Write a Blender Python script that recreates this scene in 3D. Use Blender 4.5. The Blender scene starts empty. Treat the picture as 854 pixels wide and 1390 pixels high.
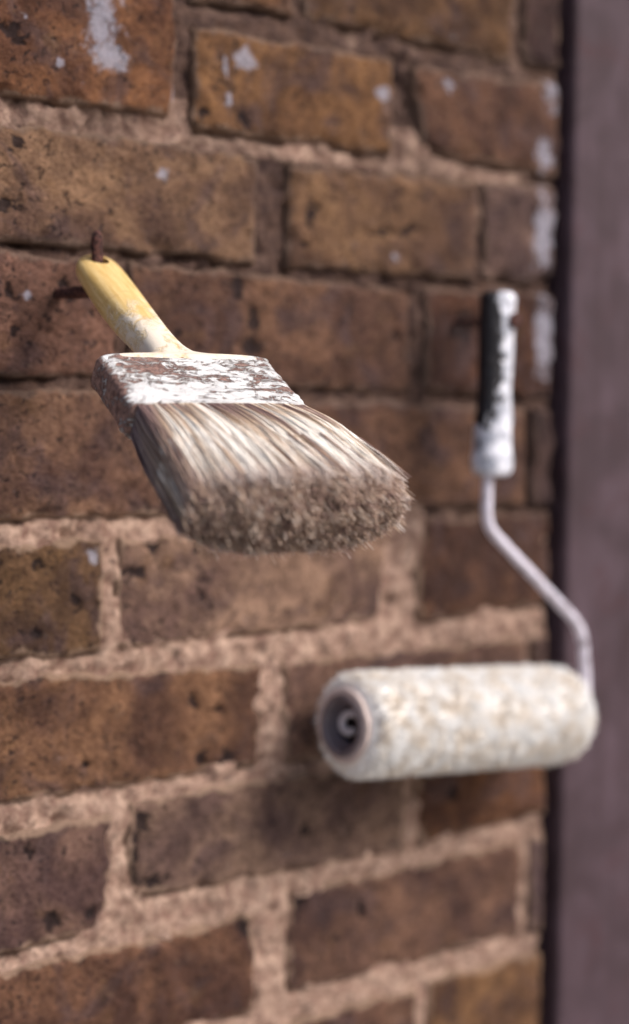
import bpy, bmesh, math, random
import numpy as np
from mathutils import Vector, Matrix, noise

random.seed(7)
rng = np.random.default_rng(7)
scene = bpy.context.scene
COL = scene.collection

# ------------------------------------------------------------------ camera
YAW, PITCH, ROLL, CAM_H, DIST = math.radians(39.5), math.radians(4.0), math.radians(0.5), 1.5, 1.075
fwd = Vector((math.sin(YAW) * math.cos(PITCH), math.cos(YAW) * math.cos(PITCH), -math.sin(PITCH)))
right0 = Vector((math.cos(YAW), -math.sin(YAW), 0))
up0 = right0.cross(fwd)
right = right0 * math.cos(ROLL) + up0 * math.sin(ROLL)
up = right.cross(fwd)
cam_pos = Vector((-DIST * math.sin(YAW), -DIST * math.cos(YAW), CAM_H))
cd = bpy.data.cameras.new('camera')
cam = bpy.data.objects.new('camera', cd)
COL.objects.link(cam)
cam.matrix_world = Matrix((
    (right.x, up.x, -fwd.x, cam_pos.x),
    (right.y, up.y, -fwd.y, cam_pos.y),
    (right.z, up.z, -fwd.z, cam_pos.z),
    (0, 0, 0, 1)))
cd.sensor_fit = 'HORIZONTAL'
cd.sensor_width = 24.0
cd.lens = 24.0 * 2400.0 / 854.0
cd.clip_start = 0.02
cd.clip_end = 500
cd.dof.use_dof = True
cd.dof.focus_distance = 0.860
cd.dof.aperture_fstop = 3.0
scene.camera = cam

# ------------------------------------------------------------------ sky, sun, exposure
SUN = Vector((0.42, -0.62, 0.66)).normalized()
el = math.asin(SUN.z)
az = math.atan2(SUN.x, SUN.y)
world = bpy.data.worlds.new('World')
scene.world = world
world.use_nodes = True
wn = world.node_tree
bg = wn.nodes['Background']
sky = wn.nodes.new('ShaderNodeTexSky')
sky.sky_type = 'NISHITA'
sky.sun_disc = False
sky.sun_elevation = el
sky.sun_rotation = az
sky.air_density = 1.0
sky.dust_density = 3.5
sky.ozone_density = 1.0
wn.links.new(sky.outputs[0], bg.inputs[0])
bg.inputs[1].default_value = 0.075
sl = bpy.data.lights.new('sun', 'SUN')
sl.energy = 1.5
sl.angle = math.radians(24)
sl.color = (1.0, 0.95, 0.90)
so = bpy.data.objects.new('sun', sl)
COL.objects.link(so)
so.location = SUN * 6
so.rotation_euler = SUN.to_track_quat('Z', 'Y').to_euler()
scene.view_settings.view_transform = 'Standard'
scene.view_settings.look = 'None'
scene.view_settings.gamma = 1
scene.view_settings.use_curve_mapping = False
scene.view_settings.exposure = 1.15


# ------------------------------------------------------------------ helpers
def lin(r, g, b):
    f = lambda c: c / 12.92 if c <= 0.04045 else ((c + 0.055) / 1.055) ** 2.4
    return (f(r / 255), f(g / 255), f(b / 255), 1.0)


class NT:
    """small node-tree helper"""
    def __init__(self, name):
        self.m = bpy.data.materials.new(name)
        self.m.use_nodes = True
        self.t = self.m.node_tree
        self.b = self.t.nodes['Principled BSDF']

    def n(self, kind, **kw):
        nd = self.t.nodes.new(kind)
        for k, v in kw.items():
            setattr(nd, k, v)
        return nd

    def put(self, sock, v):
        if hasattr(v, 'is_output') or isinstance(v, bpy.types.NodeSocket):
            self.t.links.new(v, sock)
        else:
            sock.default_value = v

    def coord(self, kind='Object'):
        return self.n('ShaderNodeTexCoord').outputs[kind]

    def pos(self):
        return self.n('ShaderNodeNewGeometry').outputs['Position']

    def attr(self, name, out='Fac'):
        return self.n('ShaderNodeAttribute', attribute_name=name).outputs[out]

    def mapping(self, vec, scale=(1, 1, 1), loc=(0, 0, 0)):
        m = self.n('ShaderNodeMapping')
        self.put(m.inputs['Vector'], vec)
        self.put(m.inputs['Scale'], scale)
        self.put(m.inputs['Location'], loc)
        return m.outputs[0]

    def noise(self, vec, scale, detail=4, rough=0.6, dist=0.0):
        nd = self.n('ShaderNodeTexNoise')
        self.put(nd.inputs['Vector'], vec)
        nd.inputs['Scale'].default_value = scale
        nd.inputs['Detail'].default_value = detail
        nd.inputs['Roughness'].default_value = rough
        nd.inputs['Distortion'].default_value = dist
        return nd.outputs['Fac']

    def voro(self, vec, scale, feature='F1'):
        nd = self.n('ShaderNodeTexVoronoi', feature=feature)
        self.put(nd.inputs['Vector'], vec)
        nd.inputs['Scale'].default_value = scale
        return nd.outputs['Distance']

    def ramp(self, fac, a, b, lo=0.0, hi=1.0):
        nd = self.n('ShaderNodeMapRange', interpolation_type='SMOOTHSTEP')
        self.put(nd.inputs['Value'], fac)
        nd.inputs['From Min'].default_value = a
        nd.inputs['From Max'].default_value = b
        nd.inputs['To Min'].default_value = lo
        nd.inputs['To Max'].default_value = hi
        return nd.outputs[0]

    def math(self, op, a, b=0.0, c=0.0, clamp=False):
        nd = self.n('ShaderNodeMath', operation=op, use_clamp=clamp)
        self.put(nd.inputs[0], a)
        self.put(nd.inputs[1], b)
        self.put(nd.inputs[2], c)
        return nd.outputs[0]

    def mix(self, fac, a, b, blend='MIX'):
        nd = self.n('ShaderNodeMix', data_type='RGBA', blend_type=blend)
        self.put(nd.inputs[0], fac)
        self.put(nd.inputs[6], a)
        self.put(nd.inputs[7], b)
        return nd.outputs[2]

    def bump(self, h, dist, strength=1.0, normal=None):
        nd = self.n('ShaderNodeBump')
        self.put(nd.inputs['Height'], h)
        nd.inputs['Distance'].default_value = dist
        nd.inputs['Strength'].default_value = strength
        if normal is not None:
            self.put(nd.inputs['Normal'], normal)
        return nd.outputs[0]

    def done(self, color, rough, normal=None, spec=0.4, metal=0.0):
        self.put(self.b.inputs['Base Color'], color)
        self.put(self.b.inputs['Roughness'], rough)
        self.put(self.b.inputs['Specular IOR Level'], spec)
        self.put(self.b.inputs['Metallic'], metal)
        if normal is not None:
            self.put(self.b.inputs['Normal'], normal)
        return self.m


def mesh_obj(name, verts, faces, mat, parent=None, smooth=True, attrs=None, colattr=None):
    me = bpy.data.meshes.new(name)
    me.from_pydata([tuple(v) for v in verts], [], [tuple(f) for f in faces])
    if smooth:
        me.polygons.foreach_set('use_smooth', np.ones(len(me.polygons), dtype=bool))
    for k, v in (attrs or {}).items():
        a = me.attributes.new(k, 'FLOAT', 'POINT')
        a.data.foreach_set('value', np.asarray(v, dtype=np.float32))
    if colattr is not None:
        a = me.attributes.new('tint', 'FLOAT_COLOR', 'POINT')
        a.data.foreach_set('color', np.asarray(colattr, dtype=np.float32).ravel())
    me.update()
    me.materials.append(mat)
    o = bpy.data.objects.new(name, me)
    COL.objects.link(o)
    if parent:
        o.parent = parent
    return o


def bm_obj(name, bm, mat, parent=None, smooth=True):
    me = bpy.data.meshes.new(name)
    bmesh.ops.recalc_face_normals(bm, faces=bm.faces[:])
    bm.to_mesh(me)
    bm.free()
    if smooth:
        me.polygons.foreach_set('use_smooth', np.ones(len(me.polygons), dtype=bool))
    me.materials.append(mat)
    o = bpy.data.objects.new(name, me)
    COL.objects.link(o)
    if parent:
        o.parent = parent
    return o


def empty(name, label, cat, mw=None):
    o = bpy.data.objects.new(name, None)
    COL.objects.link(o)
    o.empty_display_size = 0.02
    if mw is not None:
        o.matrix_world = mw
    o['label'] = label
    o['category'] = cat
    return o


def loft(rings, cap0=True, cap1=True):
    """rings: list of lists of points, all the same length"""
    n = len(rings[0])
    v = [p for r in rings for p in r]
    f = []
    for i in range(len(rings) - 1):
        for j in range(n):
            a, b = i * n + j, i * n + (j + 1) % n
            f.append((a, b, b + n, a + n))
    if cap0:
        f.append(tuple(range(n - 1, -1, -1)))
    if cap1:
        k = (len(rings) - 1) * n
        f.append(tuple(range(k, k + n)))
    return v, f


def superring(hx, hz, power, n, cx=0, cz=0, y=0):
    out = []
    for j in range(n):
        t = 2 * math.pi * j / n
        c, s = math.cos(t), math.sin(t)
        out.append((cx + hx * math.copysign(abs(c) ** (2 / power), c), y,
                    cz + hz * math.copysign(abs(s) ** (2 / power), s)))
    return out


def fbm(p, sc, oct=3):
    return noise.fractal(Vector(p) * sc, 0.6, 2.0, oct)


def tube_path(pts, radii, n=14, wob=0.0, seed=0):
    """tube along a polyline with parallel transported frame"""
    P = [Vector(p) for p in pts]
    T = []
    for i in range(len(P)):
        a, b = P[max(i - 1, 0)], P[min(i + 1, len(P) - 1)]
        T.append((b - a).normalized())
    x = T[0].orthogonal().normalized()
    rings = []
    for i in range(len(P)):
        x = (x - T[i] * x.dot(T[i])).normalized()
        y = T[i].cross(x)
        ring = []
        for j in range(n):
            t = 2 * math.pi * j / n
            d = x * math.cos(t) + y * math.sin(t)
            r = radii[i] if hasattr(radii, '__len__') else radii
            r *= 1 + wob * fbm(P[i] + d * 0.003 + Vector((seed, 0, 0)), 260, 3)
            ring.append(tuple(P[i] + d * r))
        rings.append(ring)
    return rings


def smooth_path(pts, rad, step):
    """round the corners of a polyline and resample it"""
    P = [Vector(p) for p in pts]
    out = [P[0]]
    for i in range(1, len(P) - 1):
        a = (P[i - 1] - P[i]); b = (P[i + 1] - P[i])
        d = min(rad, a.length * 0.45, b.length * 0.45)
        s, e = P[i] + a.normalized() * d, P[i] + b.normalized() * d
        for k in range(9):
            t = k / 8
            out.append(s * (1 - t) ** 2 + P[i] * 2 * t * (1 - t) + e * t * t)
    out.append(P[-1])
    res = [out[0]]
    for i in range(1, len(out)):
        seg = out[i] - out[i - 1]
        k = max(1, int(seg.length / step))
        for j in range(1, k + 1):
            res.append(out[i - 1] + seg * (j / k))
    return res


# ------------------------------------------------------------------ materials
def brick_material():
    t = NT('stock_brick')
    info = t.n('ShaderNodeObjectInfo')
    off = t.n('ShaderNodeCombineXYZ')
    t.put(off.inputs[0], t.math('MULTIPLY', info.outputs['Random'], 37.0))
    t.put(off.inputs[2], t.math('MULTIPLY', info.outputs['Random'], 11.0))
    v = t.n('ShaderNodeVectorMath', operation='ADD')
    t.put(v.inputs[0], t.pos())
    t.put(v.inputs[1], off.outputs[0])
    p = v.outputs[0]
    base = info.outputs['Color']
    big = t.noise(p, 16, 3, 0.55, 0.6)
    mid = t.noise(p, 60, 5, 0.62, 0.4)
    fine = t.noise(t.mapping(p, (1, 1, 1.5)), 300, 6, 0.75)
    purple = t.ramp(t.noise(p, 23, 4, 0.6, 1.0), 0.5, 0.66)
    c = t.mix(t.ramp(big, 0.36, 0.64), t.mix(1.0, base, (0.60, 0.54, 0.58, 1), 'MULTIPLY'),
              t.mix(1.0, base, (1.3, 1.26, 1.15, 1), 'MULTIPLY'))
    c = t.mix(t.math('MULTIPLY', purple, 0.7), c, lin(92, 72, 72))
    ochre = t.ramp(t.noise(p, 38, 4, 0.65), 0.58, 0.72)
    c = t.mix(t.math('MULTIPLY', ochre, 0.45), c, lin(128, 96, 66))
    c = t.mix(t.ramp(mid, 0.3, 0.72, 0.0, 0.8), t.mix(1.0, c, (0.62, 0.58, 0.58, 1), 'MULTIPLY'), t.mix(1.0, c, (1.25, 1.22, 1.18, 1), 'MULTIPLY'))
    c = t.mix(t.ramp(fine, 0.42, 0.66, 0.0, 0.8), c, t.mix(1.0, c, (0.5, 0.46, 0.46, 1), 'MULTIPLY'))
    grit = t.ramp(t.noise(p, 240, 4, 0.7), 0.58, 0.70)
    c = t.mix(t.math('MULTIPLY', grit, 0.8), c, t.mix(1.0, c, (1.7, 1.7, 1.7, 1), 'MULTIPLY'))
    # pale lime bloom
    bloom = t.ramp(t.noise(p, 75, 6, 0.7, 0.8), 0.6, 0.72)
    c = t.mix(t.math('MULTIPLY', bloom, 0.4), c, lin(140, 116, 102))
    # dark pits, random and listed
    pits = t.math('MULTIPLY', t.ramp(t.noise(p, 115, 4, 0.6, 1.2), 0.61, 0.69), t.ramp(t.noise(p, 14, 2, 0.5), 0.42, 0.6, 0.1, 1.0))
    tiny = t.ramp(t.noise(p, 260, 3, 0.55, 0.8), 0.605, 0.66)
    pit_attr = t.ramp(t.math('ADD', t.attr('pit'), t.math('MULTIPLY', t.math('SUBTRACT', t.noise(p, 170, 4, 0.65, 0.6), 0.5), 2.4)), 0.5, 0.72)
    allp = t.math('MAXIMUM', t.math('MAXIMUM', pits, t.math('MULTIPLY', tiny, 0.85)), pit_attr)
    c = t.mix(t.math('MULTIPLY', allp, 0.9), c, lin(38, 26, 28))
    # mortar wiped over the arrises
    sm = t.ramp(t.math('ADD', t.attr('smear'), t.math('MULTIPLY', t.math('SUBTRACT', t.noise(p, 90, 5, 0.7), 0.5), 1.6)), 0.45, 0.75)
    c = t.mix(t.math('MULTIPLY', sm, 0.75), c, t.mix(t.attr('clean'), lin(98, 78, 70), lin(168, 140, 120)))
    # splashes of white paint
    pa = t.ramp(t.math('ADD', t.attr('paint'), t.math('MULTIPLY', t.math('SUBTRACT', t.noise(p, 130, 6, 0.8, 0.5), 0.5), 2.8)), 0.36, 0.85)
    c = t.mix(t.math('MULTIPLY', pa, 0.7), c, lin(178, 176, 192))
    h = t.math('ADD', t.math('MULTIPLY', mid, 1.0), t.math('MULTIPLY', fine, 0.6))
    h = t.math('SUBTRACT', h, t.math('MULTIPLY', allp, 0.8))
    h = t.math('ADD', h, t.math('MULTIPLY', t.noise(p, 900, 3, 0.7), 0.12))
    return t.done(c, t.ramp(fine, 0.2, 0.8, 0.72, 0.95), t.bump(h, 0.0045, 1.0), spec=0.25)


def mortar_material():
    t = NT('lime_mortar')
    p = t.pos()
    big = t.noise(p, 22, 4, 0.6, 0.5)
    mid = t.noise(p, 110, 5, 0.68)
    fine = t.noise(p, 520, 4, 0.75)
    clean = t.attr('clean')
    cl = t.mix(t.ramp(mid, 0.32, 0.7), lin(150, 117, 104), lin(216, 184, 165))
    di = t.mix(t.ramp(mid, 0.3, 0.7), lin(66, 50, 48), lin(110, 86, 76))
    k = t.ramp(t.math('ADD', clean, t.math('MULTIPLY', t.math('SUBTRACT', big, 0.5), 0.9)), 0.2, 0.75)
    c = t.mix(k, di, cl)
    c = t.mix(t.ramp(fine, 0.45, 0.75, 0, 0.6), c, t.mix(1.0, c, (0.62, 0.57, 0.54, 1), 'MULTIPLY'))
    soot = t.ramp(t.noise(p, 95, 6, 0.75, 1.0), 0.55, 0.65)
    c = t.mix(t.math('MULTIPLY', soot, 0.7), c, lin(70, 53, 51))
    brn = t.ramp(t.noise(p, 34, 5, 0.7, 0.7), 0.52, 0.68)
    c = t.mix(t.math('MULTIPLY', brn, 0.6), c, lin(112, 84, 70))
    h = t.math('ADD', mid, t.math('MULTIPLY', fine, 0.6))
    return t.done(c, 0.93, t.bump(h, 0.005, 1.0), spec=0.2)


def post_material():
    t = NT('weathered_purple_brown_paint')
    p = t.pos()
    st = t.mapping(p, (60, 60, 5))
    a = t.noise(st, 1.0, 5, 0.65, 0.4)
    b = t.noise(p, 19, 4, 0.6, 0.6)
    c = t.mix(t.ramp(b, 0.3, 0.7), lin(60, 45, 51), lin(84, 67, 76))
    c = t.mix(t.ramp(a, 0.35, 0.7, 0, 0.5), c, lin(54, 38, 42))
    red = t.ramp(t.noise(p, 31, 5, 0.7, 0.8), 0.52, 0.68)
    c = t.mix(t.math('MULTIPLY', red, 0.5), c, lin(66, 38, 42))
    g = t.noise(p, 420, 4, 0.7)
    c = t.mix(t.ramp(g, 0.5, 0.75, 0, 0.35), c, lin(36, 25, 30))
    return t.done(c, 0.75, t.bump(t.math('ADD', a, t.math('MULTIPLY', g, 0.4)), 0.002, 0.7), spec=0.3)


def rust_material():
    t = NT('rusty_iron')
    p = t.coord('Object')
    a = t.noise(p, 320, 5, 0.7)
    c = t.mix(t.ramp(a, 0.35, 0.68), lin(40, 26, 28), lin(104, 68, 60))
    return t.done(c, 0.85, t.bump(a, 0.0012, 0.8), spec=0.3, metal=0.15)


def handle_material():
    t = NT('yellow_varnished_handle')
    p = t.coord('Object')
    sep = t.n('ShaderNodeSeparateXYZ')
    t.put(sep.inputs[0], p)
    y = sep.outputs[1]
    grain = t.noise(t.mapping(p, (420, 40, 420)), 1.0, 4, 0.6)
    c = t.mix(t.ramp(grain, 0.3, 0.75), lin(206, 170, 104), lin(228, 200, 144))
    wear = t.noise(p, 70, 5, 0.7, 0.6)
    c = t.mix(t.ramp(wear, 0.5, 0.72, 0, 0.6), c, lin(168, 118, 58))
    # dried white paint, thicker towards the ferrule
    along = t.ramp(y, 0.012, 0.090, -0.20, 0.15)
    k = t.math('ADD', t.noise(p, 95, 6, 0.72, 0.7), along)
    k1 = t.ramp(k, 0.42, 0.68)
    c = t.mix(t.math('MULTIPLY', k1, 0.85), c, lin(226, 216, 204))
    dots = t.ramp(t.voro(p, 60), 0.10, 0.05)
    c = t.mix(t.math('MULTIPLY', dots, 0.9), c, lin(246, 242, 236))
    drk = t.ramp(t.noise(p, 300, 3, 0.6), 0.7, 0.76)
    c = t.mix(t.math('MULTIPLY', drk, 0.7), c, lin(110, 70, 40))
    h = t.math('ADD', k1, t.math('MULTIPLY', t.noise(p, 500, 4, 0.7), 0.35))
    return t.done(c, t.mix(k1, (0.38, 0.38, 0.38, 1), (0.65, 0.65, 0.65, 1)), t.bump(h, 0.0006, 0.8), spec=0.45)


def ferrule_material():
    t = NT('painted_rusty_ferrule')
    p = t.coord('Object')
    sep = t.n('ShaderNodeSeparateXYZ')
    t.put(sep.inputs[0], p)
    x, y = sep.outputs[0], sep.outputs[1]
    rust = t.noise(p, 420, 5, 0.7)
    c0 = t.mix(t.ramp(rust, 0.3, 0.7), lin(104, 76, 70), lin(176, 140, 128))
    # paint wiped across the metal, so its flakes run across the width
    n1 = t.noise(t.mapping(p, (105, 190, 190)), 1.0, 7, 0.8, 0.9)
    n2 = t.noise(t.mapping(p, (28, 70, 70), (3, 1, 2)), 1.0, 3, 0.6, 0.4)
    n3 = t.noise(t.mapping(p, (22, 900, 500), (1, 5, 2)), 1.0, 3, 0.6)
    k = t.math('ADD', t.math('MULTIPLY', n1, 0.62), t.math('MULTIPLY', n2, 0.38))
    k = t.math('ADD', k, t.math('MULTIPLY', t.math('SUBTRACT', n3, 0.5), 0.14))
    k = t.math('ADD', k, t.ramp(y, 0.134, 0.147, 0.0, 0.055))       # heavy along the bristle edge
    k = t.math('ADD', k, t.ramp(x, 0.0375, 0.0405, 0.0, -0.085))  # left side barer, its shade also put into the colour
    m = t.ramp(k, 0.465, 0.515)
    white = t.mix(t.noise(p, 260, 3, 0.6), lin(226, 222, 222), lin(252, 250, 248))
    c = t.mix(m, c0, white)
    h = t.math('ADD', t.math('MULTIPLY', m, 0.8), t.math('ADD', t.math('MULTIPLY', n1, 1.2), t.math('MULTIPLY', rust, 0.4)))
    return t.done(c, t.mix(m, (0.55, 0.55, 0.55, 1), (0.6, 0.6, 0.6, 1)), t.bump(h, 0.0018, 1.0), spec=0.4)


def tint_material(name, rough=0.7, spec=0.3, sheen=0.0, grain=0.0):
    t = NT(name)
    c = t.attr('tint', 'Color')
    if grain:
        g = t.noise(t.coord('Object'), grain, 4, 0.7)
        c = t.mix(t.ramp(g, 0.35, 0.7, 0.0, 0.5), c, t.mix(1.0, c, (0.6, 0.56, 0.52, 1), 'MULTIPLY'))
    if sheen:
        t.b.inputs['Sheen Weight'].default_value = sheen
    return t.done(c, rough, spec=spec)


def roller_grip_material():
    t = NT('paint_caked_black_plastic')
    p = t.coord('Object')
    sep = t.n('ShaderNodeSeparateXYZ')
    t.put(sep.inputs[0], p)
    n1 = t.noise(t.mapping(p, (120, 120, 75)), 1.0, 6, 0.7, 0.8)
    side = t.ramp(sep.outputs[0], -0.018, -0.004, -0.20, 0.20)     # right flank caked with paint
    low = t.ramp(sep.outputs[2], -0.045, -0.080, 0.0, 0.36)       # lower end fully dipped
    k = t.math('ADD', t.math('ADD', n1, side), low)
    m = t.ramp(k, 0.47, 0.55)
    w = t.mix(t.ramp(t.noise(p, 130, 4, 0.6), 0.3, 0.7), lin(150, 154, 168), lin(236, 236, 246))
    c = t.mix(m, lin(26, 22, 28), w)
    return t.done(c, 0.5, t.bump(t.math('ADD', m, n1), 0.0014, 0.8), spec=0.4)


def wire_material():
    t = NT('zinc_rod_with_paint')
    p = t.coord('Object')
    a = t.noise(p, 130, 5, 0.7)
    m = t.ramp(a, 0.36, 0.5)
    c = t.mix(m, lin(150, 142, 150), lin(214, 208, 222))
    return t.done(c, 0.5, t.bump(a, 0.0008, 0.6), spec=0.5, metal=t.math('MULTIPLY', t.math('SUBTRACT', 1.0, m), 0.5))


def ground_material():
    t = NT('grey_paving')
    p = t.pos()
    a = t.noise(p, 4, 6, 0.65)
    b = t.noise(p, 160, 4, 0.7)
    c = t.mix(a, lin(128, 122, 116), lin(172, 164, 154))
    c = t.mix(t.ramp(b, 0.4, 0.7, 0, 0.4), c, lin(96, 92, 88))
    return t.done(c, 0.9, t.bump(b, 0.002, 0.7), spec=0.3)


M_BRICK = brick_material()
M_MORTAR = mortar_material()
M_POST = post_material()
M_RUST = rust_material()
M_HANDLE = handle_material()
M_FERRULE = ferrule_material()
M_BRISTLE = tint_material('paint_stiff_bristle', 0.75, 0.12, 0.0)
M_NAP = tint_material('woolly_nap', 0.9, 0.15, 0.25)
M_CORE = tint_material('roller_core_grey', 0.6, 0.3, 0.0, 240)
M_GRIP = roller_grip_material()
M_WIRE = wire_material()
M_GROUND = ground_material()

# ------------------------------------------------------------------ ground
g = mesh_obj('ground', [(-120, -120, 0), (120, -120, 0), (120, 120, 0), (-120, 120, 0)], [(0, 1, 2, 3)], M_GROUND, smooth=False)
g['kind'] = 'structure'

# ------------------------------------------------------------------ brick wall
# corners in mm along the wall (x) and above the ground (z): TL, TR, BR, BL; colour as seen
WALL_END = 206
BRICKS = [
    (-237, 1770, -103, 1769, -103, 1722, -237, 1722, (112, 80, 58)),
    (-92, 1767, -22, 1771, -21, 1722, -92, 1719, (118, 84, 60)),
    (-11, 1773, 160, 1773, 163, 1716, -12, 1721, (112, 82, 56)),
    (174, 1772, 206, 1772, 206, 1716, 175, 1716, (78, 56, 52)),
    (-325, 1723, -107, 1721, -109, 1652, -325, 1653, (134, 92, 62)),
    (-92, 1703, 56, 1701, 57, 1647, -92, 1647, (130, 94, 62)),
    (75, 1700, 206, 1704, 206, 1644, 85, 1650, (112, 80, 62)),
    (-262, 1637, -49, 1633, -49, 1574, -262, 1578, (136, 106, 82)),
    (-22, 1631, 129, 1634, 131, 1572, -22, 1573, (136, 104, 76)),
    (141, 1634, 206, 1636, 206, 1575, 142, 1573, (116, 92, 82)),
    (-352, 1569, -142, 1568, -142, 1505, -352, 1508, (118, 86, 72)),
    (-134, 1567, 74, 1562, 75, 1499, -134, 1505, (122, 90, 70)),
    (90, 1562, 206, 1564, 206, 1496, 91, 1499, (94, 62, 46)),
    (-250, 1498, -38, 1492, -37, 1428, -250, 1430, (132, 100, 80)),
    (-28, 1492, 179, 1487, 181, 1424, -27, 1428, (122, 90, 70)),
    (190, 1487, 206, 1486, 206, 1423, 191, 1424, (90, 68, 62)),
    (-368, 1412, -156, 1415, -155, 1354, -368, 1358, (116, 88, 62)),
    (-142, 1415, 62, 1413, 49, 1356, -145, 1355, (150, 121, 102)),
    (88, 1416, 206, 1416, 206, 1354, 86, 1352, (100, 70, 54)),
    (-258, 1344, -42, 1335, -44, 1276, -258, 1277, (132, 97, 72)),
    (-24, 1334, 184, 1332, 184, 1279, -23, 1275, (128, 99, 84)),
    (193, 1332, 206, 1332, 206, 1278, 194, 1279, (94, 70, 60)),
    (-362, 1256, -147, 1259, -153, 1195, -362, 1197, (124, 96, 84)),
    (-135, 1265, 75, 1263, 72, 1205, -134, 1211, (138, 112, 96)),
    (86, 1262, 206, 1261, 206, 1210, 90, 1206, (118, 80, 54)),
    (-262, 1183, -47, 1183, -46, 1124, -262, 1125, (120, 86, 66)),
    (-18, 1191, 184, 1192, 183, 1128, -18, 1130, (118, 88, 72)),
    (194, 1191, 206, 1191, 206, 1127, 195, 1127, (96, 76, 76)),
]
# the rows that only just reach into the frame, and one beyond it on each side
EXTRA_TINTS = [(122, 92, 70), (112, 82, 66), (130, 96, 66), (104, 78, 68)]
for r, z0 in enumerate((1047, 971, 895)):
    u = -355 if r % 2 == 0 else -245
    k = 0
    while u < WALL_END - 20:
        e = min(u + 214, WALL_END)
        j = lambda: random.uniform(-2, 2)
        BRICKS.append((u + j(), z0 + 64 + j(), e, z0 + 64 + j(), e, z0 + j(), u + j(), z0 + j(), EXTRA_TINTS[(k + r) % 4]))
        u = e + 13
        k += 1
for r, z0 in enumerate((1785,)):
    for k, u in enumerate((-330, -103, 124)):
        e = min(u + 214, WALL_END)
        BRICKS.append((u, z0 + 64, e, z0 + 64, e, z0, u, z0, EXTRA_TINTS[k]))
for (z0, z1, e, t) in ((1720, 1770, -249, 2), (1577, 1637, -274, 0), (1430, 1497, -262, 1), (1277, 1343, -270, 3), (1125, 1184, -274, 2)):
    BRICKS.append((-460, z1, e, z1, e, z0, -460, z0, EXTRA_TINTS[t]))

# black spots, cracks and crevices in the wall, one at the bent nail: x, z, rx, rz (mm)
PITS = [(-211, 1686, 5, 4), (-206, 1680, 3, 2), (-207, 1627, 5, 5), (-213, 1596, 4, 4), (-207, 1595, 4, 3),
        (-169, 1637, 3, 3), (-60, 1559, 5, 6), (-5, 1604, 4.5, 6), (52, 1597, 13, 2.5), (74, 1599, 12, 2),
        (-50, 1539, 6, 7), (-51, 1524, 9, 5), (-211, 1550, 3, 4), (-208, 1527, 4, 4), (-178, 1552, 6, 6),
        (-84, 1379, 4, 4), (-86, 1390, 3, 3), (-172, 1382, 2.5, 5), (-193, 1404, 4, 4), (-196, 1366, 4, 3),
        (-91, 1318, 3.5, 5), (-72, 1311, 3.5, 3), (-86, 1284, 4, 4), (-66, 1282, 5, 6), (-165, 1290, 3, 2),
        (-8, 1231, 4, 4), (-124, 1217, 12, 4), (-54, 1176, 5, 6), (-163, 1205, 4, 3), (-188, 1206, 4, 6),
        (84, 1651, 4, 8), (98, 1648, 14, 3), (-12, 1186, 4, 12), (-118, 1409, 5, 6), (-134, 1395, 8, 3),
        (62, 1535, 3, 6), (122, 1540, 10, 12), (-87, 1656, 4, 4), (-58, 1655, 5, 4), (-128, 1252, 4, 10), (-132, 1232, 3, 12),
        (120, 1235, 4, 7), (40, 1170, 3, 6), (-160, 1540, 3, 3), (-10, 1585, 3, 3), (-200, 1245, 4, 3), (8, 1645, 6, 3)]
# white paint splashes: x, z, rx, rz (mm)
PAINT = [(-156, 1697, 8, 22), (-160, 1715, 14, 6), (-150, 1680, 10, 6), (-182, 1672, 2.5, 2.5), (-57, 1689, 5, 8), (-72, 1684, 2, 5),
         (-69, 1664, 2, 5), (-115, 1618, 2.5, 3.5), (-104, 1661, 4, 8), (196, 1605, 9, 24), (199, 1535, 8, 26),
         (192, 1655, 7, 9), (-203, 1693, 1.5, 1.5), (-161, 1407, 3, 3), (-149, 1400, 3, 6),
         (104, 1694, 6, 3.5), (50, 1680, 5, 6), (-203, 1549, 2, 2), (60, 1583, 4, 3), (198, 1698, 6, 10)]


def spots(u, z, lst, soft=1.0):
    m = 0.0
    w = Vector((u * 0.001, 3.3, z * 0.001))
    u += 3.2 * fbm(w, 95, 3)
    z += 3.2 * fbm(w + Vector((5, 0, 1)), 95, 3)
    for (a, b, ra, rb) in lst:
        d = ((u - a) / ra) ** 2 + ((z - b) / rb) ** 2
        if d < 6:
            m = max(m, math.exp(-d * 0.7 * soft))
    return m


def clean_at(u, z):
    """how fresh and pale the pointing is: repointed low on the wall, old and sooty above"""
    if z < 1400:
        c = 0.95
    elif z < 1434:
        c = 0.92 if (u < -95 or 45 < u < 90) else 0.25
    elif 1635 < z < 1662:
        c = 0.5
    elif 1560 < z < 1580:
        c = 0.22
    else:
        c = 0.2
    if u > 95 and z < 1400:
        c -= 0.12
    if u > 180:
        c -= 0.25
    if z > 1690:
        c = 0.3
    return c


wall = empty('brick_wall', 'weathered brown stock brick wall with crumbling pale mortar joints', 'wall')
wall.location = (0, 0, 0)


def sstep(a, b, x):
    t = min(1, max(0, (x - a) / (b - a)))
    return t * t * (3 - 2 * t)


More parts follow.
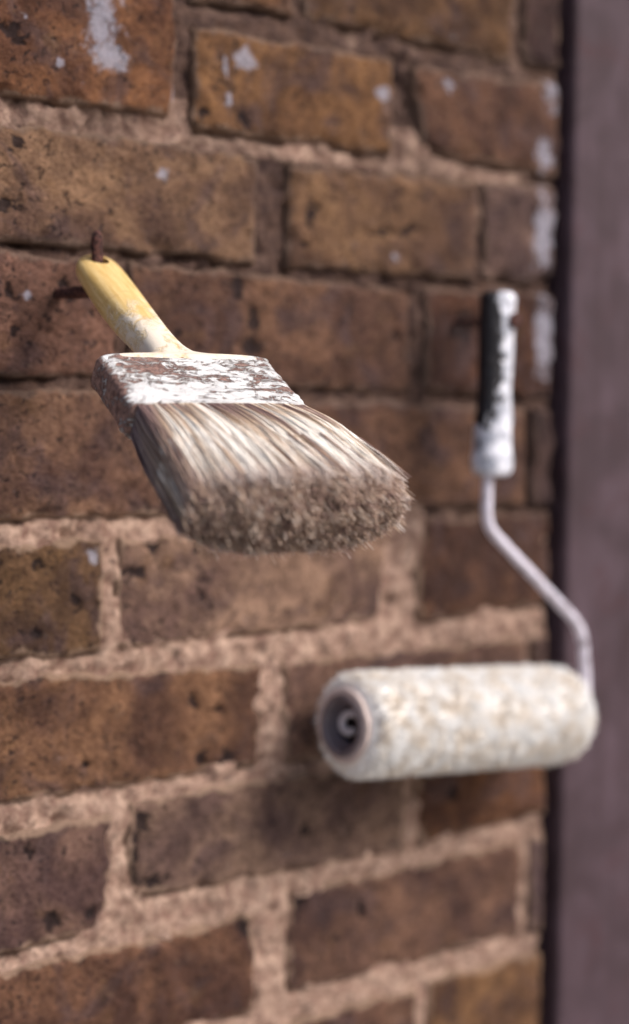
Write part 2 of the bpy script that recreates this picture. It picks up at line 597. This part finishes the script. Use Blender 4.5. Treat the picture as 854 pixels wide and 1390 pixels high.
def make_brick(idx, q):
    g = 1.3
    tl, tr, br, bl = Vector((q[0] - g, q[1] + g)), Vector((q[2] + g, q[3] + g)), Vector((q[4] + g, q[5] - g)), Vector((q[6] - g, q[7] - g))
    wid = (tr - tl).length
    hei = (tl - bl).length
    seen = tl.x < 320 and tr.x > -235 and tl.y > 1060 and bl.y < 1785
    res = 1.9 if seen else 7.0
    nx, ny = max(6, int(wid / res)), max(6, int(hei / res))
    seed = Vector((idx * 3.17, idx * 1.31, idx * 0.77))
    proud = random.uniform(-1.0, 1.2)
    tiltu, tiltz = random.uniform(-0.8, 0.8), random.uniform(-0.8, 0.8)
    V, P, W, S, Cn = [], [], [], [], []
    for j in range(ny + 1):
        t = j / ny
        for i in range(nx + 1):
            s = i / nx
            p = tl.lerp(tr, s).lerp(bl.lerp(br, s), t)
            n3 = Vector((p.x, 0, p.y)) * 0.001 + seed
            # chipped outline
            e = min(s * wid, (1 - s) * wid, t * hei, (1 - t) * hei)
            k = max(0.0, 1 - e / 9.0)
            wx = fbm(n3, 45, 3) * 2.8 * k
            wz = fbm(n3 + Vector((9, 4, 2)), 45, 3) * 2.8 * k
            # rounded arris
            rr = 4.5 + 3.0 * noise.noise(n3 * 30)
            drop = 0.0
            if e < rr:
                x = 1 - e / rr
                drop = rr * 0.75 * (1 - math.sqrt(max(0.0, 1 - x * x * 0.98)))
            chip = max(0.0, noise.noise(n3 * 60 + Vector((2, 2, 2))) - 0.15) * 11 * max(0, 1 - e / 9)
            surf = fbm(n3, 28, 3) * 1.3 + fbm(n3, 120, 3) * 0.8 - 2.2 * max(0.0, fbm(n3 + Vector((1, 7, 3)), 75, 3) - 0.42)
            pit = spots(p.x + wx, p.y + wz, PITS)
            y = -3.4 - proud - tiltu * (s - 0.5) - tiltz * (t - 0.5) - surf + drop + chip + pit * 3.0
            V.append(((p.x + wx) * 0.001, y * 0.001, (p.y + wz) * 0.001))
            P.append(pit)
            W.append(spots(p.x, p.y, PAINT, 0.8))
            S.append(max(0.0, 1 - e / 7.0) * 0.8 + 0.08)
            Cn.append(max(0.0, clean_at(p.x, p.y)))
    F = []
    r = nx + 1
    for j in range(ny):
        for i in range(nx):
            a = j * r + i
            F.append((a, a + r, a + r + 1, a + 1))
    # sides back into the bed
    loop = [i for i in range(r)] + [j * r + nx for j in range(1, ny + 1)] + [ny * r + i for i in range(nx - 1, -1, -1)] + [j * r for j in range(ny - 1, 0, -1)]
    b0 = len(V)
    for a in loop:
        v = V[a]
        V.append((v[0], 0.022, v[2])); P.append(0); W.append(0); S.append(0.6); Cn.append(Cn[a])
    n = len(loop)
    for k in range(n):
        F.append((loop[k], loop[(k + 1) % n], b0 + (k + 1) % n, b0 + k))
    o = mesh_obj('brick', V, F, M_BRICK, wall, True, {'pit': P, 'paint': W, 'smear': S, 'clean': Cn})
    c = lin(*q[8])
    o.color = (c[0] * 0.94, c[1] * 0.98, c[2] * 1.10, 1)
    return o


for i, q in enumerate(BRICKS):
    make_brick(i, q)

# mortar: one rough bed behind all the bricks
U0, U1, Z0, Z1, RES = -480, WALL_END, 880, 1860, 2.2
nu, nz = int((U1 - U0) / RES), int((Z1 - Z0) / RES)
V, F, CL = [], [], []
for j in range(nz + 1):
    z = Z0 + (Z1 - Z0) * j / nz
    for i in range(nu + 1):
        u = U0 + (U1 - U0) * i / nu
        n3 = Vector((u, 5, z)) * 0.001
        c = clean_at(u, z)
        d = 3.0 - 4.1 * c
        if u < -240 or z < 1080:
            h = 0
        else:
            h = fbm(n3, 60, 3) * 2.8 + fbm(n3, 190, 2) * 1.4 + 7.0 * max(0.0, fbm(n3 + Vector((3, 3, 9)), 80, 2) - 0.30)
            # shrinkage gap opened below the bricks and along some of their ends
            gp = 0.0
            deep = 0.0
            for q in BRICKS:
                if q[0] - 6 < u < q[2] + 6 and q[7] - 8 < z < q[1] + 2:
                    s_ = min(1, max(0, (u - q[6]) / (q[4] - q[6])))
                    zb = q[7] + (q[5] - q[7]) * s_
                    under = zb - z
                    if q[6] < u < q[4] and -2.0 < under < 5.5:
                        gp = max(gp, 1 - abs(under - 1.2) / 4.3)
                    side = min(abs(u - q[6]), abs(u - q[4]))
                    zt = q[1] + (q[3] - q[1]) * s_
                    deep = max(deep, min(u - q[6], q[4] - u, -under, zt - z))
                    if under < 0 and side < 3.5:
                        gp = max(gp, 0.6 * (1 - side / 3.5))
            h += 9.0 * sstep(2.5, 7.0, deep)
            if gp > 0:
                h += gp * 6.0 * sstep(-0.12, 0.22, noise.noise(n3 * 33 + Vector((4, 1, 8))))
        V.append((u * 0.001, (d + h) * 0.001, z * 0.001))
        CL.append(c)
r = nu + 1
for j in range(nz):
    for i in range(nu):
        a = j * r + i
        F.append((a, a + 1, a + r + 1, a + r))
mesh_obj('mortar', V, F, M_MORTAR, wall, True, {'clean': CL})


def box(name, x0, x1, y0, y1, z0, z1, mat, parent, bev=0.0, seg=3):
    bm = bmesh.new()
    bmesh.ops.create_cube(bm, size=1)
    for v in bm.verts:
        v.co = Vector(((x0 + x1) / 2 + v.co.x * (x1 - x0), (y0 + y1) / 2 + v.co.y * (y1 - y0), (z0 + z1) / 2 + v.co.z * (z1 - z0)))
    if bev:
        bmesh.ops.bevel(bm, geom=bm.edges[:], offset=bev, segments=seg, affect='EDGES', profile=0.5)
    return bm_obj(name, bm, mat, parent, smooth=False)


core = box('wall_core', -0.478, 0.2045, 0.012, 0.215, 0.0, 1.87, M_MORTAR, wall)

# ------------------------------------------------------------------ painted post at the end of the wall
post = empty('painted_post', 'purplish brown weathered upright post beside the end of the bricks', 'post')
post.location = (0.30, 0.1, 0)
sh = box('post_shaft', -0.0845, 0.30, -0.110, 0.115, 0.0, 1.87, M_POST, post, 0.004)

# ------------------------------------------------------------------ hook nail that carries the brush
hook = empty('bent_nail', 'dark rusty nail bent upward through the yellow brush handle', 'nail')
pts = smooth_path([(-0.1812, 0.03, 1.5502), (-0.1808, -0.001, 1.5500), (-0.1785, -0.0345, 1.5496), (-0.1788, -0.0362, 1.5815)], 0.006, 0.0015)
rad = [0.0031] * len(pts)
rad[-1] = 0.0011; rad[-2] = 0.0022; rad[-3] = 0.0028
v, f = loft(tube_path(pts, rad, 14, 0.22, 3))
mesh_obj('nail_shank', v, f, M_RUST, hook)

# ------------------------------------------------------------------ paintbrush
P0 = Vector((-0.1765, -0.0361, 1.5662))
Lx = Vector((-0.128, -0.855, -0.502)).normalized()
Wx = Lx.cross(Vector((0, 0, 1))).normalized()
if Wx.dot(right) < 0:
    Wx = -Wx
Wx = -Wx                       # local x points to the brush's left edge, local z up through its top face
Nx = Wx.cross(Lx)
bmat = Matrix((
    (Wx.x, Lx.x, Nx.x, P0.x), (Wx.y, Lx.y, Nx.y, P0.y), (Wx.z, Lx.z, Nx.z, P0.z), (0, 0, 0, 1)))
brush = empty('paintbrush', 'old paintbrush with yellow handle, paint-crusted ferrule and splayed pale bristles', 'paintbrush', bmat)
SH = -0.0055          # the head sits a little to one side of the handle
# handle sections: y, half width, thickness, centre x, top z  (mm)
HS = [(-11, 3, 6, 0, -3.5), (-10.2, 6.5, 9, 0, -2.0), (-8, 9.6, 11.5, 0, -0.9), (-4, 11.4, 13, 0, -0.2), (0, 12.0, 13.6, 0, 0), (8, 12.4, 14.6, 0, 0.2),
      (20, 12.4, 16.2, 0, 0.5), (35, 12.0, 18, 0.1, 0.8), (50, 11.2, 18.6, 0.4, 0.8), (65, 10.2, 18.0, 1.0, 0.6), (78, 9.8, 17.2, 1.8, 0.2),
      (88, 10.4, 16.6, 2.6, 0), (93.5, 12.2, 16.4, 3.4, 0), (97.0, 17, 16.4, 4.2, 0), (98.8, 28, 17.2, 4.8, 0.3), (100.0, 38, 18.2, 5.2, 0.8),
      (101.2, 44.5, 19.6, 5.5, 1.3), (102.4, 46.6, 21.6, 5.5, 1.9), (103.6, 46.6, 21.4, 5.5, 1.7), (106, 44.6, 18.8, 5.5, 0.2), (110, 43, 16.5, 5.5, -1)]
fine_hs = []
for a, b in zip(HS[:-1], HS[1:]):
    k = max(2, int((b[0] - a[0]) / 2.0))
    for j in range(k):
        fine_hs.append(tuple(a[i] + (b[i] - a[i]) * j / k for i in range(5)))
fine_hs.append(HS[-1])
# smooth the section table
arr = np.array(fine_hs)
for _ in range(3):
    arr[1:-1] = 0.25 * arr[:-2] + 0.5 * arr[1:-1] + 0.25 * arr[2:]
rings = []
for (y, hw, th, cx, tz) in arr:
    pw = 2.7 if y < 95 else 2.5 + min(2.5, (y - 95) * 0.35)
    rings.append([(a * 0.001, b * 0.001, c * 0.001) for a, b, c in superring(hw, th / 2, pw, 48, -cx, tz - th / 2, y)])
v, f = loft(rings)
hd = mesh_obj('handle', v, f, M_HANDLE, None)
# real hole for the nail
hv, hf = loft([superring(0.0047, 0.0047, 2, 28, 0, 0, y) for y in (-0.03, 0.03)])
cut = mesh_obj('cutter', [(a, c - 0.0005, b) for a, b, c in hv], hf, M_HANDLE)
md = hd.modifiers.new('hole', 'BOOLEAN'); md.operation = 'DIFFERENCE'; md.object = cut; md.solver = 'EXACT'
cm = cut.data
bmc = bmesh.new(); bmc.from_mesh(cm); bmesh.ops.recalc_face_normals(bmc, faces=bmc.faces[:]); bmc.to_mesh(cm); bmc.free()
cm = hd.data
bmc = bmesh.new(); bmc.from_mesh(cm); bmesh.ops.recalc_face_normals(bmc, faces=bmc.faces[:]); bmc.to_mesh(cm); bmc.free()
dg = bpy.context.evaluated_depsgraph_get()
me2 = bpy.data.meshes.new_from_object(hd.evaluated_get(dg))
hd.modifiers.clear()
hd.data = me2
hd.data.name = 'handle'
bpy.data.objects.remove(cut)
me2.set_sharp_from_angle(angle=math.radians(40))
hd.parent = brush

# ferrule: thin tin sleeve with pressed ribs
FW, FT = 46.5, 20.5
rings = []
ys = np.linspace(101.8, 147.5, 62)
for y in ys:
    rib = 0.0
    for c0 in (137.5, 141.5):
        rib += 0.55 * math.exp(-((y - c0) / 0.8) ** 2)
    lip = 0.5 * math.exp(-((y - 102.6) / 0.9) ** 2) + 0.35 * math.exp(-((y - 147) / 0.9) ** 2)
    taper = 1 + 0.012 * (y - 102) / 45
    base = superring(FW * taper + rib + lip, FT / 2 + rib + lip, 7.0, 150, SH * 1000, -FT / 2 + 0.8, y)
    ring = []
    for (a, b, c) in base:
        d = 0.35 * fbm((a * 0.001, b * 0.001, c * 0.001), 90, 3) + 0.18 * fbm((a * 0.001, b * 0.001, c * 0.001 + 3), 420, 2)
        cx, cz = a - SH * 1000, c + FT / 2 - 0.8
        l = math.hypot(cx, cz * 3)
        ring.append(((a + d * cx / l) * 0.001, b * 0.001, (c + d * cz * 3 / l) * 0.001))
    rings.append(ring)
v, f = loft(rings, True, True)
mesh_obj('ferrule', v, f, M_FERRULE, brush)


# bristles
def bundle(n, shell, seed):
    rg = np.random.default_rng(seed)
    a = rg.uniform(-1, 1, n)
    b = rg.uniform(-1, 1, n)
    if shell:
        # push towards the outside of the rounded rectangle
        side = rg.uniform(0, 1, n)
        dep = rg.exponential(0.10, n).clip(0, 0.6)
        b = np.where(side < 0.58, 1 - dep, np.where(side < 0.72, -1 + dep, b))
        lr = side >= 0.72
        sg = np.where(rg.uniform(0, 1, n) < 0.5, -1, 1)
        a = np.where(lr, sg * (1 - dep * 0.5), a)
    return a, b, rg


def vnoise(x, y, z, sc):
    return np.array([noise.noise(Vector((float(i) * sc, float(j) * sc, float(k) * sc))) for i, j, k in zip(x, y, z)])


def make_bristles(name, n, shell, seed, K, r0):
    a, b, rg = bundle(n, shell, seed)
    z0 = np.zeros(n)
    clump = vnoise(a * 45, b * 9, z0 + seed, 0.16)           # broad locks
    clump2 = vnoise(a * 45, b * 9, z0 + seed + 31, 0.5)      # narrow locks
    # rounded cross-section
    rb = b * (1 - 0.12 * np.abs(a) ** 6)
    root = np.stack([a * 43.8, np.full(n, 144.0), rb * 8.6 - 8.9], 1)
    # tips: spread in width and thickness, domed end
    ta = -9.0 + a * (55.5 + 2.0 * clump) + 1.6 * clump2 + rg.normal(0, 0.8, n)
    tb = -13.0 + rb * (19.0 * (1 - 0.42 * np.abs(a) ** 3.0)) + clump * 1.8 + rg.normal(0, 0.9, n)
    end = 227.0 - 9.0 * np.clip(b, 0, 1) ** 2.2 - 4.5 * np.clip(-b, 0, 1) ** 2 - 7.0 * np.abs(a) ** 3.5 + clump * 2.2 + clump2 * 1.4 + rg.normal(0, 0.7, n)
    stray = rg.uniform(0, 1, n) < 0.012
    end += np.where(stray, rg.uniform(0, 5, n), 0)
    tip = np.stack([ta, end, tb], 1)
    # start further along for inner bristles that only show at their ends
    u0 = 0.0 if shell else 0.55
    us = np.linspace(u0, 1, K)
    pos = np.zeros((n, K, 3))
    wob = rg.normal(0, 1, (n, 4))
    for k, u in enumerate(us):
        e = u ** 1.15
        p = root * (1 - u)[..., None] if False else root * (1 - e) + tip * e
        p[:, 1] = root[:, 1] * (1 - u) + tip[:, 1] * u
        bulge = math.sin(math.pi * u)
        p[:, 2] += bulge * (2.6 * rb + 1.0)
        p[:, 0] += bulge * (1.5 * a)
        q = math.sin(math.pi * u * 1.5)
        p[:, 0] += (wob[:, 0] * 0.55 + clump2 * 1.5) * q + wob[:, 1] * 0.25 * math.sin(6 * u)
        p[:, 2] += (wob[:, 2] * 0.45 + clump2 * 0.9) * q + wob[:, 3] * 0.22 * math.sin(5 * u)
        fl = np.where(stray, (u ** 2) * 4.0, 0)
        p[:, 2] += fl * np.sign(b) * 0.7
        p[:, 0] += fl * np.sign(a) * 0.7
        pos[:, k] = p
    pos[:, :, 0] += SH * 1000
    # triangular tubes
    rad = r0 * rg.uniform(0.75, 1.3, n)
    verts = np.zeros((n, K, 3, 3))
    for k, u in enumerate(us):
        rk = rad * (1.0 - 0.30 * u - 0.4 * sstep(0.9, 1.0, u))
        for j in range(3):
            t = 2 * math.pi * j / 3 + 0.5
            verts[:, k, j, 0] = pos[:, k, 0] + rk * math.cos(t)
            verts[:, k, j, 1] = pos[:, k, 1]
            verts[:, k, j, 2] = pos[:, k, 2] + rk * math.sin(t)
    verts *= 0.001
    base = (np.arange(n) * K * 3)[:, None, None]
    quads = []
    for k in range(K - 1):
        for j in range(3):
            quads.append([k * 3 + j, k * 3 + (j + 1) % 3, (k + 1) * 3 + (j + 1) % 3, (k + 1) * 3 + j])
    quads = (base + np.array(quads)[None]).reshape(-1, 4)
    # colours: bristle brown under dried paint
    streak = vnoise(a * 45, b * 3, z0 + 77, 0.33) + 0.55 * vnoise(a * 45, b * 3, z0 + 11, 1.1) + 0.5 * vnoise(a * 45, b * 6, z0 + 51, 2.7)
    rnd = rg.uniform(0, 1, n)
    brown = np.array(lin(168, 140, 134)[:3]); dark = np.array(lin(100, 76, 74)[:3])
    tan = np.array(lin(206, 180, 154)[:3]); pale = np.array(lin(248, 241, 232)[:3])
    colr = np.zeros((n, K, 3, 4)); colr[..., 3] = 1
    outer = np.clip((np.maximum(np.abs(b), np.abs(a) ** 3 * 0.98) - 0.62) / 0.25, 0, 1)
    for k, u in enumerate(us):
        if shell:
            load = 0.12 + 0.88 * sstep(0.02, 0.62, u) + 1.15 * (streak + 0.03) + 0.5 * (rnd - 0.5)
            load = np.clip(load, 0, 1) * (0.25 + 0.75 * outer)
            load *= 1 - 0.75 * np.clip((a - 0.86) / 0.1, 0, 1)      # left flank darkened: its shade put into the bristle colour
        else:
            load = np.clip(0.30 + 0.8 * (rnd - 0.5) + 0.8 * clump2, 0, 0.85)
        low = dark[None] * (1 - rnd[:, None]) + brown[None] * rnd[:, None]
        mid = low + (tan[None] - low) * np.clip(load * 2, 0, 1)[:, None]
        c = mid + (pale[None] - mid) * np.clip(load * 2 - 1, 0, 1)[:, None]
        # brown bristle shows where paint has worn off the ends
        tipw = sstep(0.86, 1.0, u) * (0.55 if shell else 0.35)
        c = c * (1 - tipw) + (brown * 1.15)[None] * tipw
        colr[:, k, :, :3] = c[:, None, :]
    me = bpy.data.meshes.new(name)
    nv = n * K * 3
    me.vertices.add(nv)
    me.vertices.foreach_set('co', verts.reshape(-1).astype(np.float32))
    nq = len(quads)
    me.loops.add(nq * 4)
    me.loops.foreach_set('vertex_index', quads.reshape(-1).astype(np.int32))
    me.polygons.add(nq)
    me.polygons.foreach_set('loop_start', (np.arange(nq) * 4).astype(np.int32))
    me.polygons.foreach_set('use_smooth', np.ones(nq, dtype=bool))
    at = me.attributes.new('tint', 'FLOAT_COLOR', 'POINT')
    at.data.foreach_set('color', colr.reshape(-1).astype(np.float32))
    me.update(calc_edges=True)
    me.validate()
    me.materials.append(M_BRISTLE)
    o = bpy.data.objects.new(name, me)
    COL.objects.link(o)
    o.parent = brush
    o['kind'] = 'stuff'
    return o


br_o = make_bristles('bristles', 14000, True, 5, 9, 0.36)
make_bristles('inner_bristles', 17000, False, 9, 6, 0.42).parent = br_o
# the packed heart of the bristles
rings = []
for y in np.linspace(140, 208, 24):
    u = (y - 144) / 74
    e = max(0, u) ** 1.15
    hw = 39 * (1 - e) + 46 * e
    ht = 7.6 * (1 - e) + 14.5 * e
    cz = -8.9 * (1 - e) - 13.0 * e + 0.8 * math.sin(math.pi * min(1, max(0, u)))
    sc = 1.0 if y < 200 else math.sqrt(max(0.05, 1 - ((y - 200) / 8.5) ** 2))
    rings.append([(a * 0.001, b * 0.001, c * 0.001) for a, b, c in superring(hw * (0.9 + 0.1 * sc), ht * sc, 3.2, 64, SH * 1000 - 8.0 * e, cz, y)])
v, f = loft(rings)
cc = np.tile(np.array(lin(110, 86, 80)), (len(v), 1))
mesh_obj('bristle_heart', v, f, M_BRISTLE, br_o, True, None, cc)

# ------------------------------------------------------------------ paint roller
OFF = -0.044
RA = Vector((-0.0110, OFF, 1.3012))     # near end of the sleeve axis
RB = Vector((0.1805, OFF, 1.2869))      # far end
ax = (RB - RA).normalized()
sx = ax
sy = Vector((0, 1, 0))
sz = sx.cross(sy)
rmat = Matrix(((sx.x, sy.x, sz.x, RA.x), (sx.y, sy.y, sz.y, RA.y), (sx.z, sy.z, sz.z, RA.z), (0, 0, 0, 1)))
roller = empty('paint_roller', 'paint roller with fluffy cream sleeve hanging by its paint-caked black grip', 'paint roller', Matrix.Translation((0.1155, OFF, 1.5432)))
base_inv = Matrix.Translation((-0.1155, -OFF, -1.5432))
LEN = (RB - RA).length
RR = 0.0285


def to_roller(pts):
    m = base_inv @ rmat
    return [tuple(m @ Vector(p)) for p in pts]


def rprof(x):
    """sleeve radius along its length, rounded off at both ends"""
    d = min(x + 0.0, LEN - x)
    k = 0.010 if x < LEN / 2 else 0.014
    r = RR
    if d < k:
        q = 1 - d / k
        r = RR - (0.0095 if x < LEN / 2 else 0.014) * (1 - math.sqrt(max(0, 1 - q * q)))
    return r


rings = []
xs = np.concatenate([np.linspace(0, 0.012, 10), np.linspace(0.014, LEN - 0.016, 90), np.linspace(LEN - 0.014, LEN, 12)])
for x in xs:
    ring = []
    for j in range(90):
        t = 2 * math.pi * j / 90
        r = rprof(x)
        r += 0.0009 * fbm((x, math.cos(t) * r, math.sin(t) * r), 70, 3) + 0.0006 * fbm((x, math.cos(t) * r, math.sin(t) * r + 2), 260, 2)
        ring.append((x, math.cos(t) * r, math.sin(t) * r))
    rings.append(ring)
v, f = loft(rings, False, True)
# near end face: a ring from the fluff in to the core
cols = np.tile(np.array(lin(246, 241, 236)), (len(v), 1))
sleeve = mesh_obj('nap_sleeve', to_roller(v), f, M_NAP, roller, True, None, cols)

# tufts of the nap
n = 32000
tx = rng.uniform(0.0025, LEN, n)
tt = rng.uniform(0, 2 * math.pi, n)
tv, tf, tc = [], [], []
pale_n = np.array(lin(252, 251, 250)); warm_n = np.array(lin(220, 202, 178))
for i in range(n):
    x, t = tx[i], tt[i]
    r = rprof(x)
    e = 0.0
    if x < 0.010: e = -0.5 * (1 - x / 0.010)
    if x > LEN - 0.014: e = 1.2 * (1 - (LEN - x) / 0.014)
    nrm = Vector((e, math.cos(t), math.sin(t))).normalized()
    tang = Vector((0, -math.sin(t), math.cos(t)))
    p = Vector((x, math.cos(t) * (r - 0.0012), math.sin(t) * (r - 0.0012)))
    cl = noise.noise(Vector((x * 200, math.cos(t) * 7, math.sin(t) * 7)))
    ln = 0.0050 + 0.0024 * cl + random.uniform(-0.0014, 0.0018)
    d = (nrm + Vector((random.gauss(0, 0.35) + cl * 0.5, 0, 0)) + tang * (random.gauss(0, 0.35) + cl * 0.6)).normalized()
    w = 0.00045
    s1 = d.orthogonal().normalized(); s2 = d.cross(s1)
    b0 = len(tv)
    mid = p + d * ln * 0.6
    for k in range(3):
        q = s1 * math.cos(k * 2.094) + s2 * math.sin(k * 2.094)
        tv.append(tuple(p + q * w)); tv.append(tuple(mid + q * w * 0.9))
    tv.append(tuple(p + d * ln + tang * random.gauss(0, 0.0004)))
    for k in range(3):
        a, c = b0 + 2 * k, b0 + 2 * ((k + 1) % 3)
        tf.append((a, c, c + 1, a + 1)); tf.append((a + 1, c + 1, b0 + 6))
    k = min(1, max(0, 0.40 + 1.5 * noise.noise(Vector((x * 95 + 5, math.cos(t) * 3, math.sin(t) * 3))) + random.uniform(-0.2, 0.2)))
    c0 = pale_n * (1 - k * 0.5) + warm_n * k * 0.5
    tc += [c0 * 0.8] * 0 + [c0] * 7
o = mesh_obj('nap_fibres', to_roller(tv), tf, M_NAP, sleeve, False, None, np.array(tc))
o['kind'] = 'stuff'


def ring_solid(name, x0, x1, ro, ri, col, parent, mat=M_CORE, nseg=56, wob=0.0):
    prof = [(x0, ri), (x0, ro - 0.0006), (x0 + 0.0006, ro), (x1, ro), (x1, ri)]
    v, f = [], []
    for j in range(nseg):
        t = 2 * math.pi * j / nseg
        for (x, r_) in prof:
            k = 1 + wob * noise.noise(Vector((x * 200, math.cos(t) * 2, math.sin(t) * 2)))
            v.append((x + wob * 0.01 * noise.noise(Vector((1, math.cos(t) * 3, math.sin(t) * 3))), math.cos(t) * r_ * k, math.sin(t) * r_ * k))
    m = len(prof)
    for j in range(nseg):
        for k in range(m):
            a, b = j * m + k, j * m + (k + 1) % m
            c, d = ((j + 1) % nseg) * m + (k + 1) % m, ((j + 1) % nseg) * m + k
            f.append((a, b, c, d))
    return mesh_obj(name, to_roller(v), f, mat, parent, True, None, np.tile(np.array(col), (len(v), 1)))


fl = ring_solid('felt_edge', -0.0030, 0.004, 0.0222, 0.0165, lin(214, 196, 190), sleeve, wob=0.05)
tb = ring_solid('core_tube', -0.0045, LEN - 0.01, 0.0186, 0.0155, lin(122, 110, 114), roller)
cg = ring_solid('cage_hub', 0.001, 0.016, 0.0156, 0.0118, lin(104, 94, 102), tb, wob=0.04)
# dark inner hub with a pale curled clip
ring_solid('hub_socket', 0.008, 0.05, 0.0120, 0.0002, lin(30, 24, 30), tb)
cp = []
for k in range(40):
    t = -2.4 + 5.0 * k / 39
    rr = 0.0028 + 0.0060 * k / 39
    cp.append((0.0045 - 0.003 * math.sin(k / 39 * 3.1), rr * math.cos(t) - 0.001, rr * math.sin(t)))
v, f = loft(tube_path([Vector(p) for p in cp], 0.0022, 10))
mesh_obj('wire_clip', to_roller(v), f, M_CORE, tb, True, None, np.tile(np.array(lin(206, 198, 204)), (len(v), 1)))

# bent rod
GT = Vector((0.1107, OFF, 1.5612)); GB = Vector((0.1074, OFF, 1.4460))
wp = smooth_path([RA + ax * 0.06, RB + ax * 0.0190, (0.1993, OFF, 1.3070), (0.1940, OFF, 1.3435), (0.1035, OFF, 1.4148), (0.1042, OFF, 1.4440), GB.lerp(GT, 0.3)], 0.011, 0.004)
v, f = loft(tube_path(wp, 0.0036, 16, 0.05))
mesh_obj('wire_frame', [tuple(Vector(p) - Vector((0.1155, OFF, 1.5432))) for p in v], f, M_WIRE, roller)

# grip, lathe-like with flats, flaring at the lower end
gax = (GT - GB)
glen = gax.length
gax.normalize()
gx = Vector((1, 0, 0)); gx = (gx - gax * gx.dot(gax)).normalized()
gy = gax.cross(gx)
prof = [(0, 9.0), (0.01, 12.6), (0.05, 14.2), (0.10, 14.2), (0.16, 13.4), (0.24, 12.9), (0.30, 13.2), (0.36, 12.4), (0.45, 11.6), (0.60, 11.8), (0.75, 12.2), (0.88, 12.4), (0.93, 11.9), (0.955, 12.4), (0.985, 11.8), (1.0, 9.0)]
rings = []
for k in range(90):
    t = k / 89
    r_ = np.interp(t, [p[0] for p in prof], [p[1] for p in prof]) * 0.001
    ring = []
    for j in range(48):
        a = 2 * math.pi * j / 48
        d = gx * math.cos(a) + gy * math.sin(a) * 0.82
        p = GB + gax * (glen * t)
        rr = r_ * (1 + 0.05 * fbm((t * 0.12, math.cos(a) * 0.012, math.sin(a) * 0.012), 90, 3))
        ring.append(tuple(p + d * rr - Vector((0.1155, OFF, 1.5432))))
    rings.append(ring)
v, f = loft(rings)
mesh_obj('grip', v, f, M_GRIP, roller)

# nail that the roller hangs on, its head just showing through the grip's hole
rn = empty('wall_nail', 'dark round nail head showing near the top of the roller grip', 'nail')
NP = (0.1150, 1.5432)
pts = [(NP[0], y, NP[1]) for y in np.linspace(0.03, OFF - 0.0118, 16)]
rad = [0.0022] * 16
v, f = loft(tube_path([Vector(p) for p in pts], rad, 12, 0.1))
sk = mesh_obj('nail_shank', v, f, M_RUST, rn)
pts = [(NP[0], y, NP[1]) for y in (OFF - 0.0100, OFF - 0.0102, OFF - 0.0125, OFF - 0.0129)]
v, f = loft(tube_path([Vector(p) for p in pts], [0.0042, 0.0050, 0.0050, 0.0040], 18, 0.05))
mesh_obj('nail_head', v, f, M_RUST, rn)
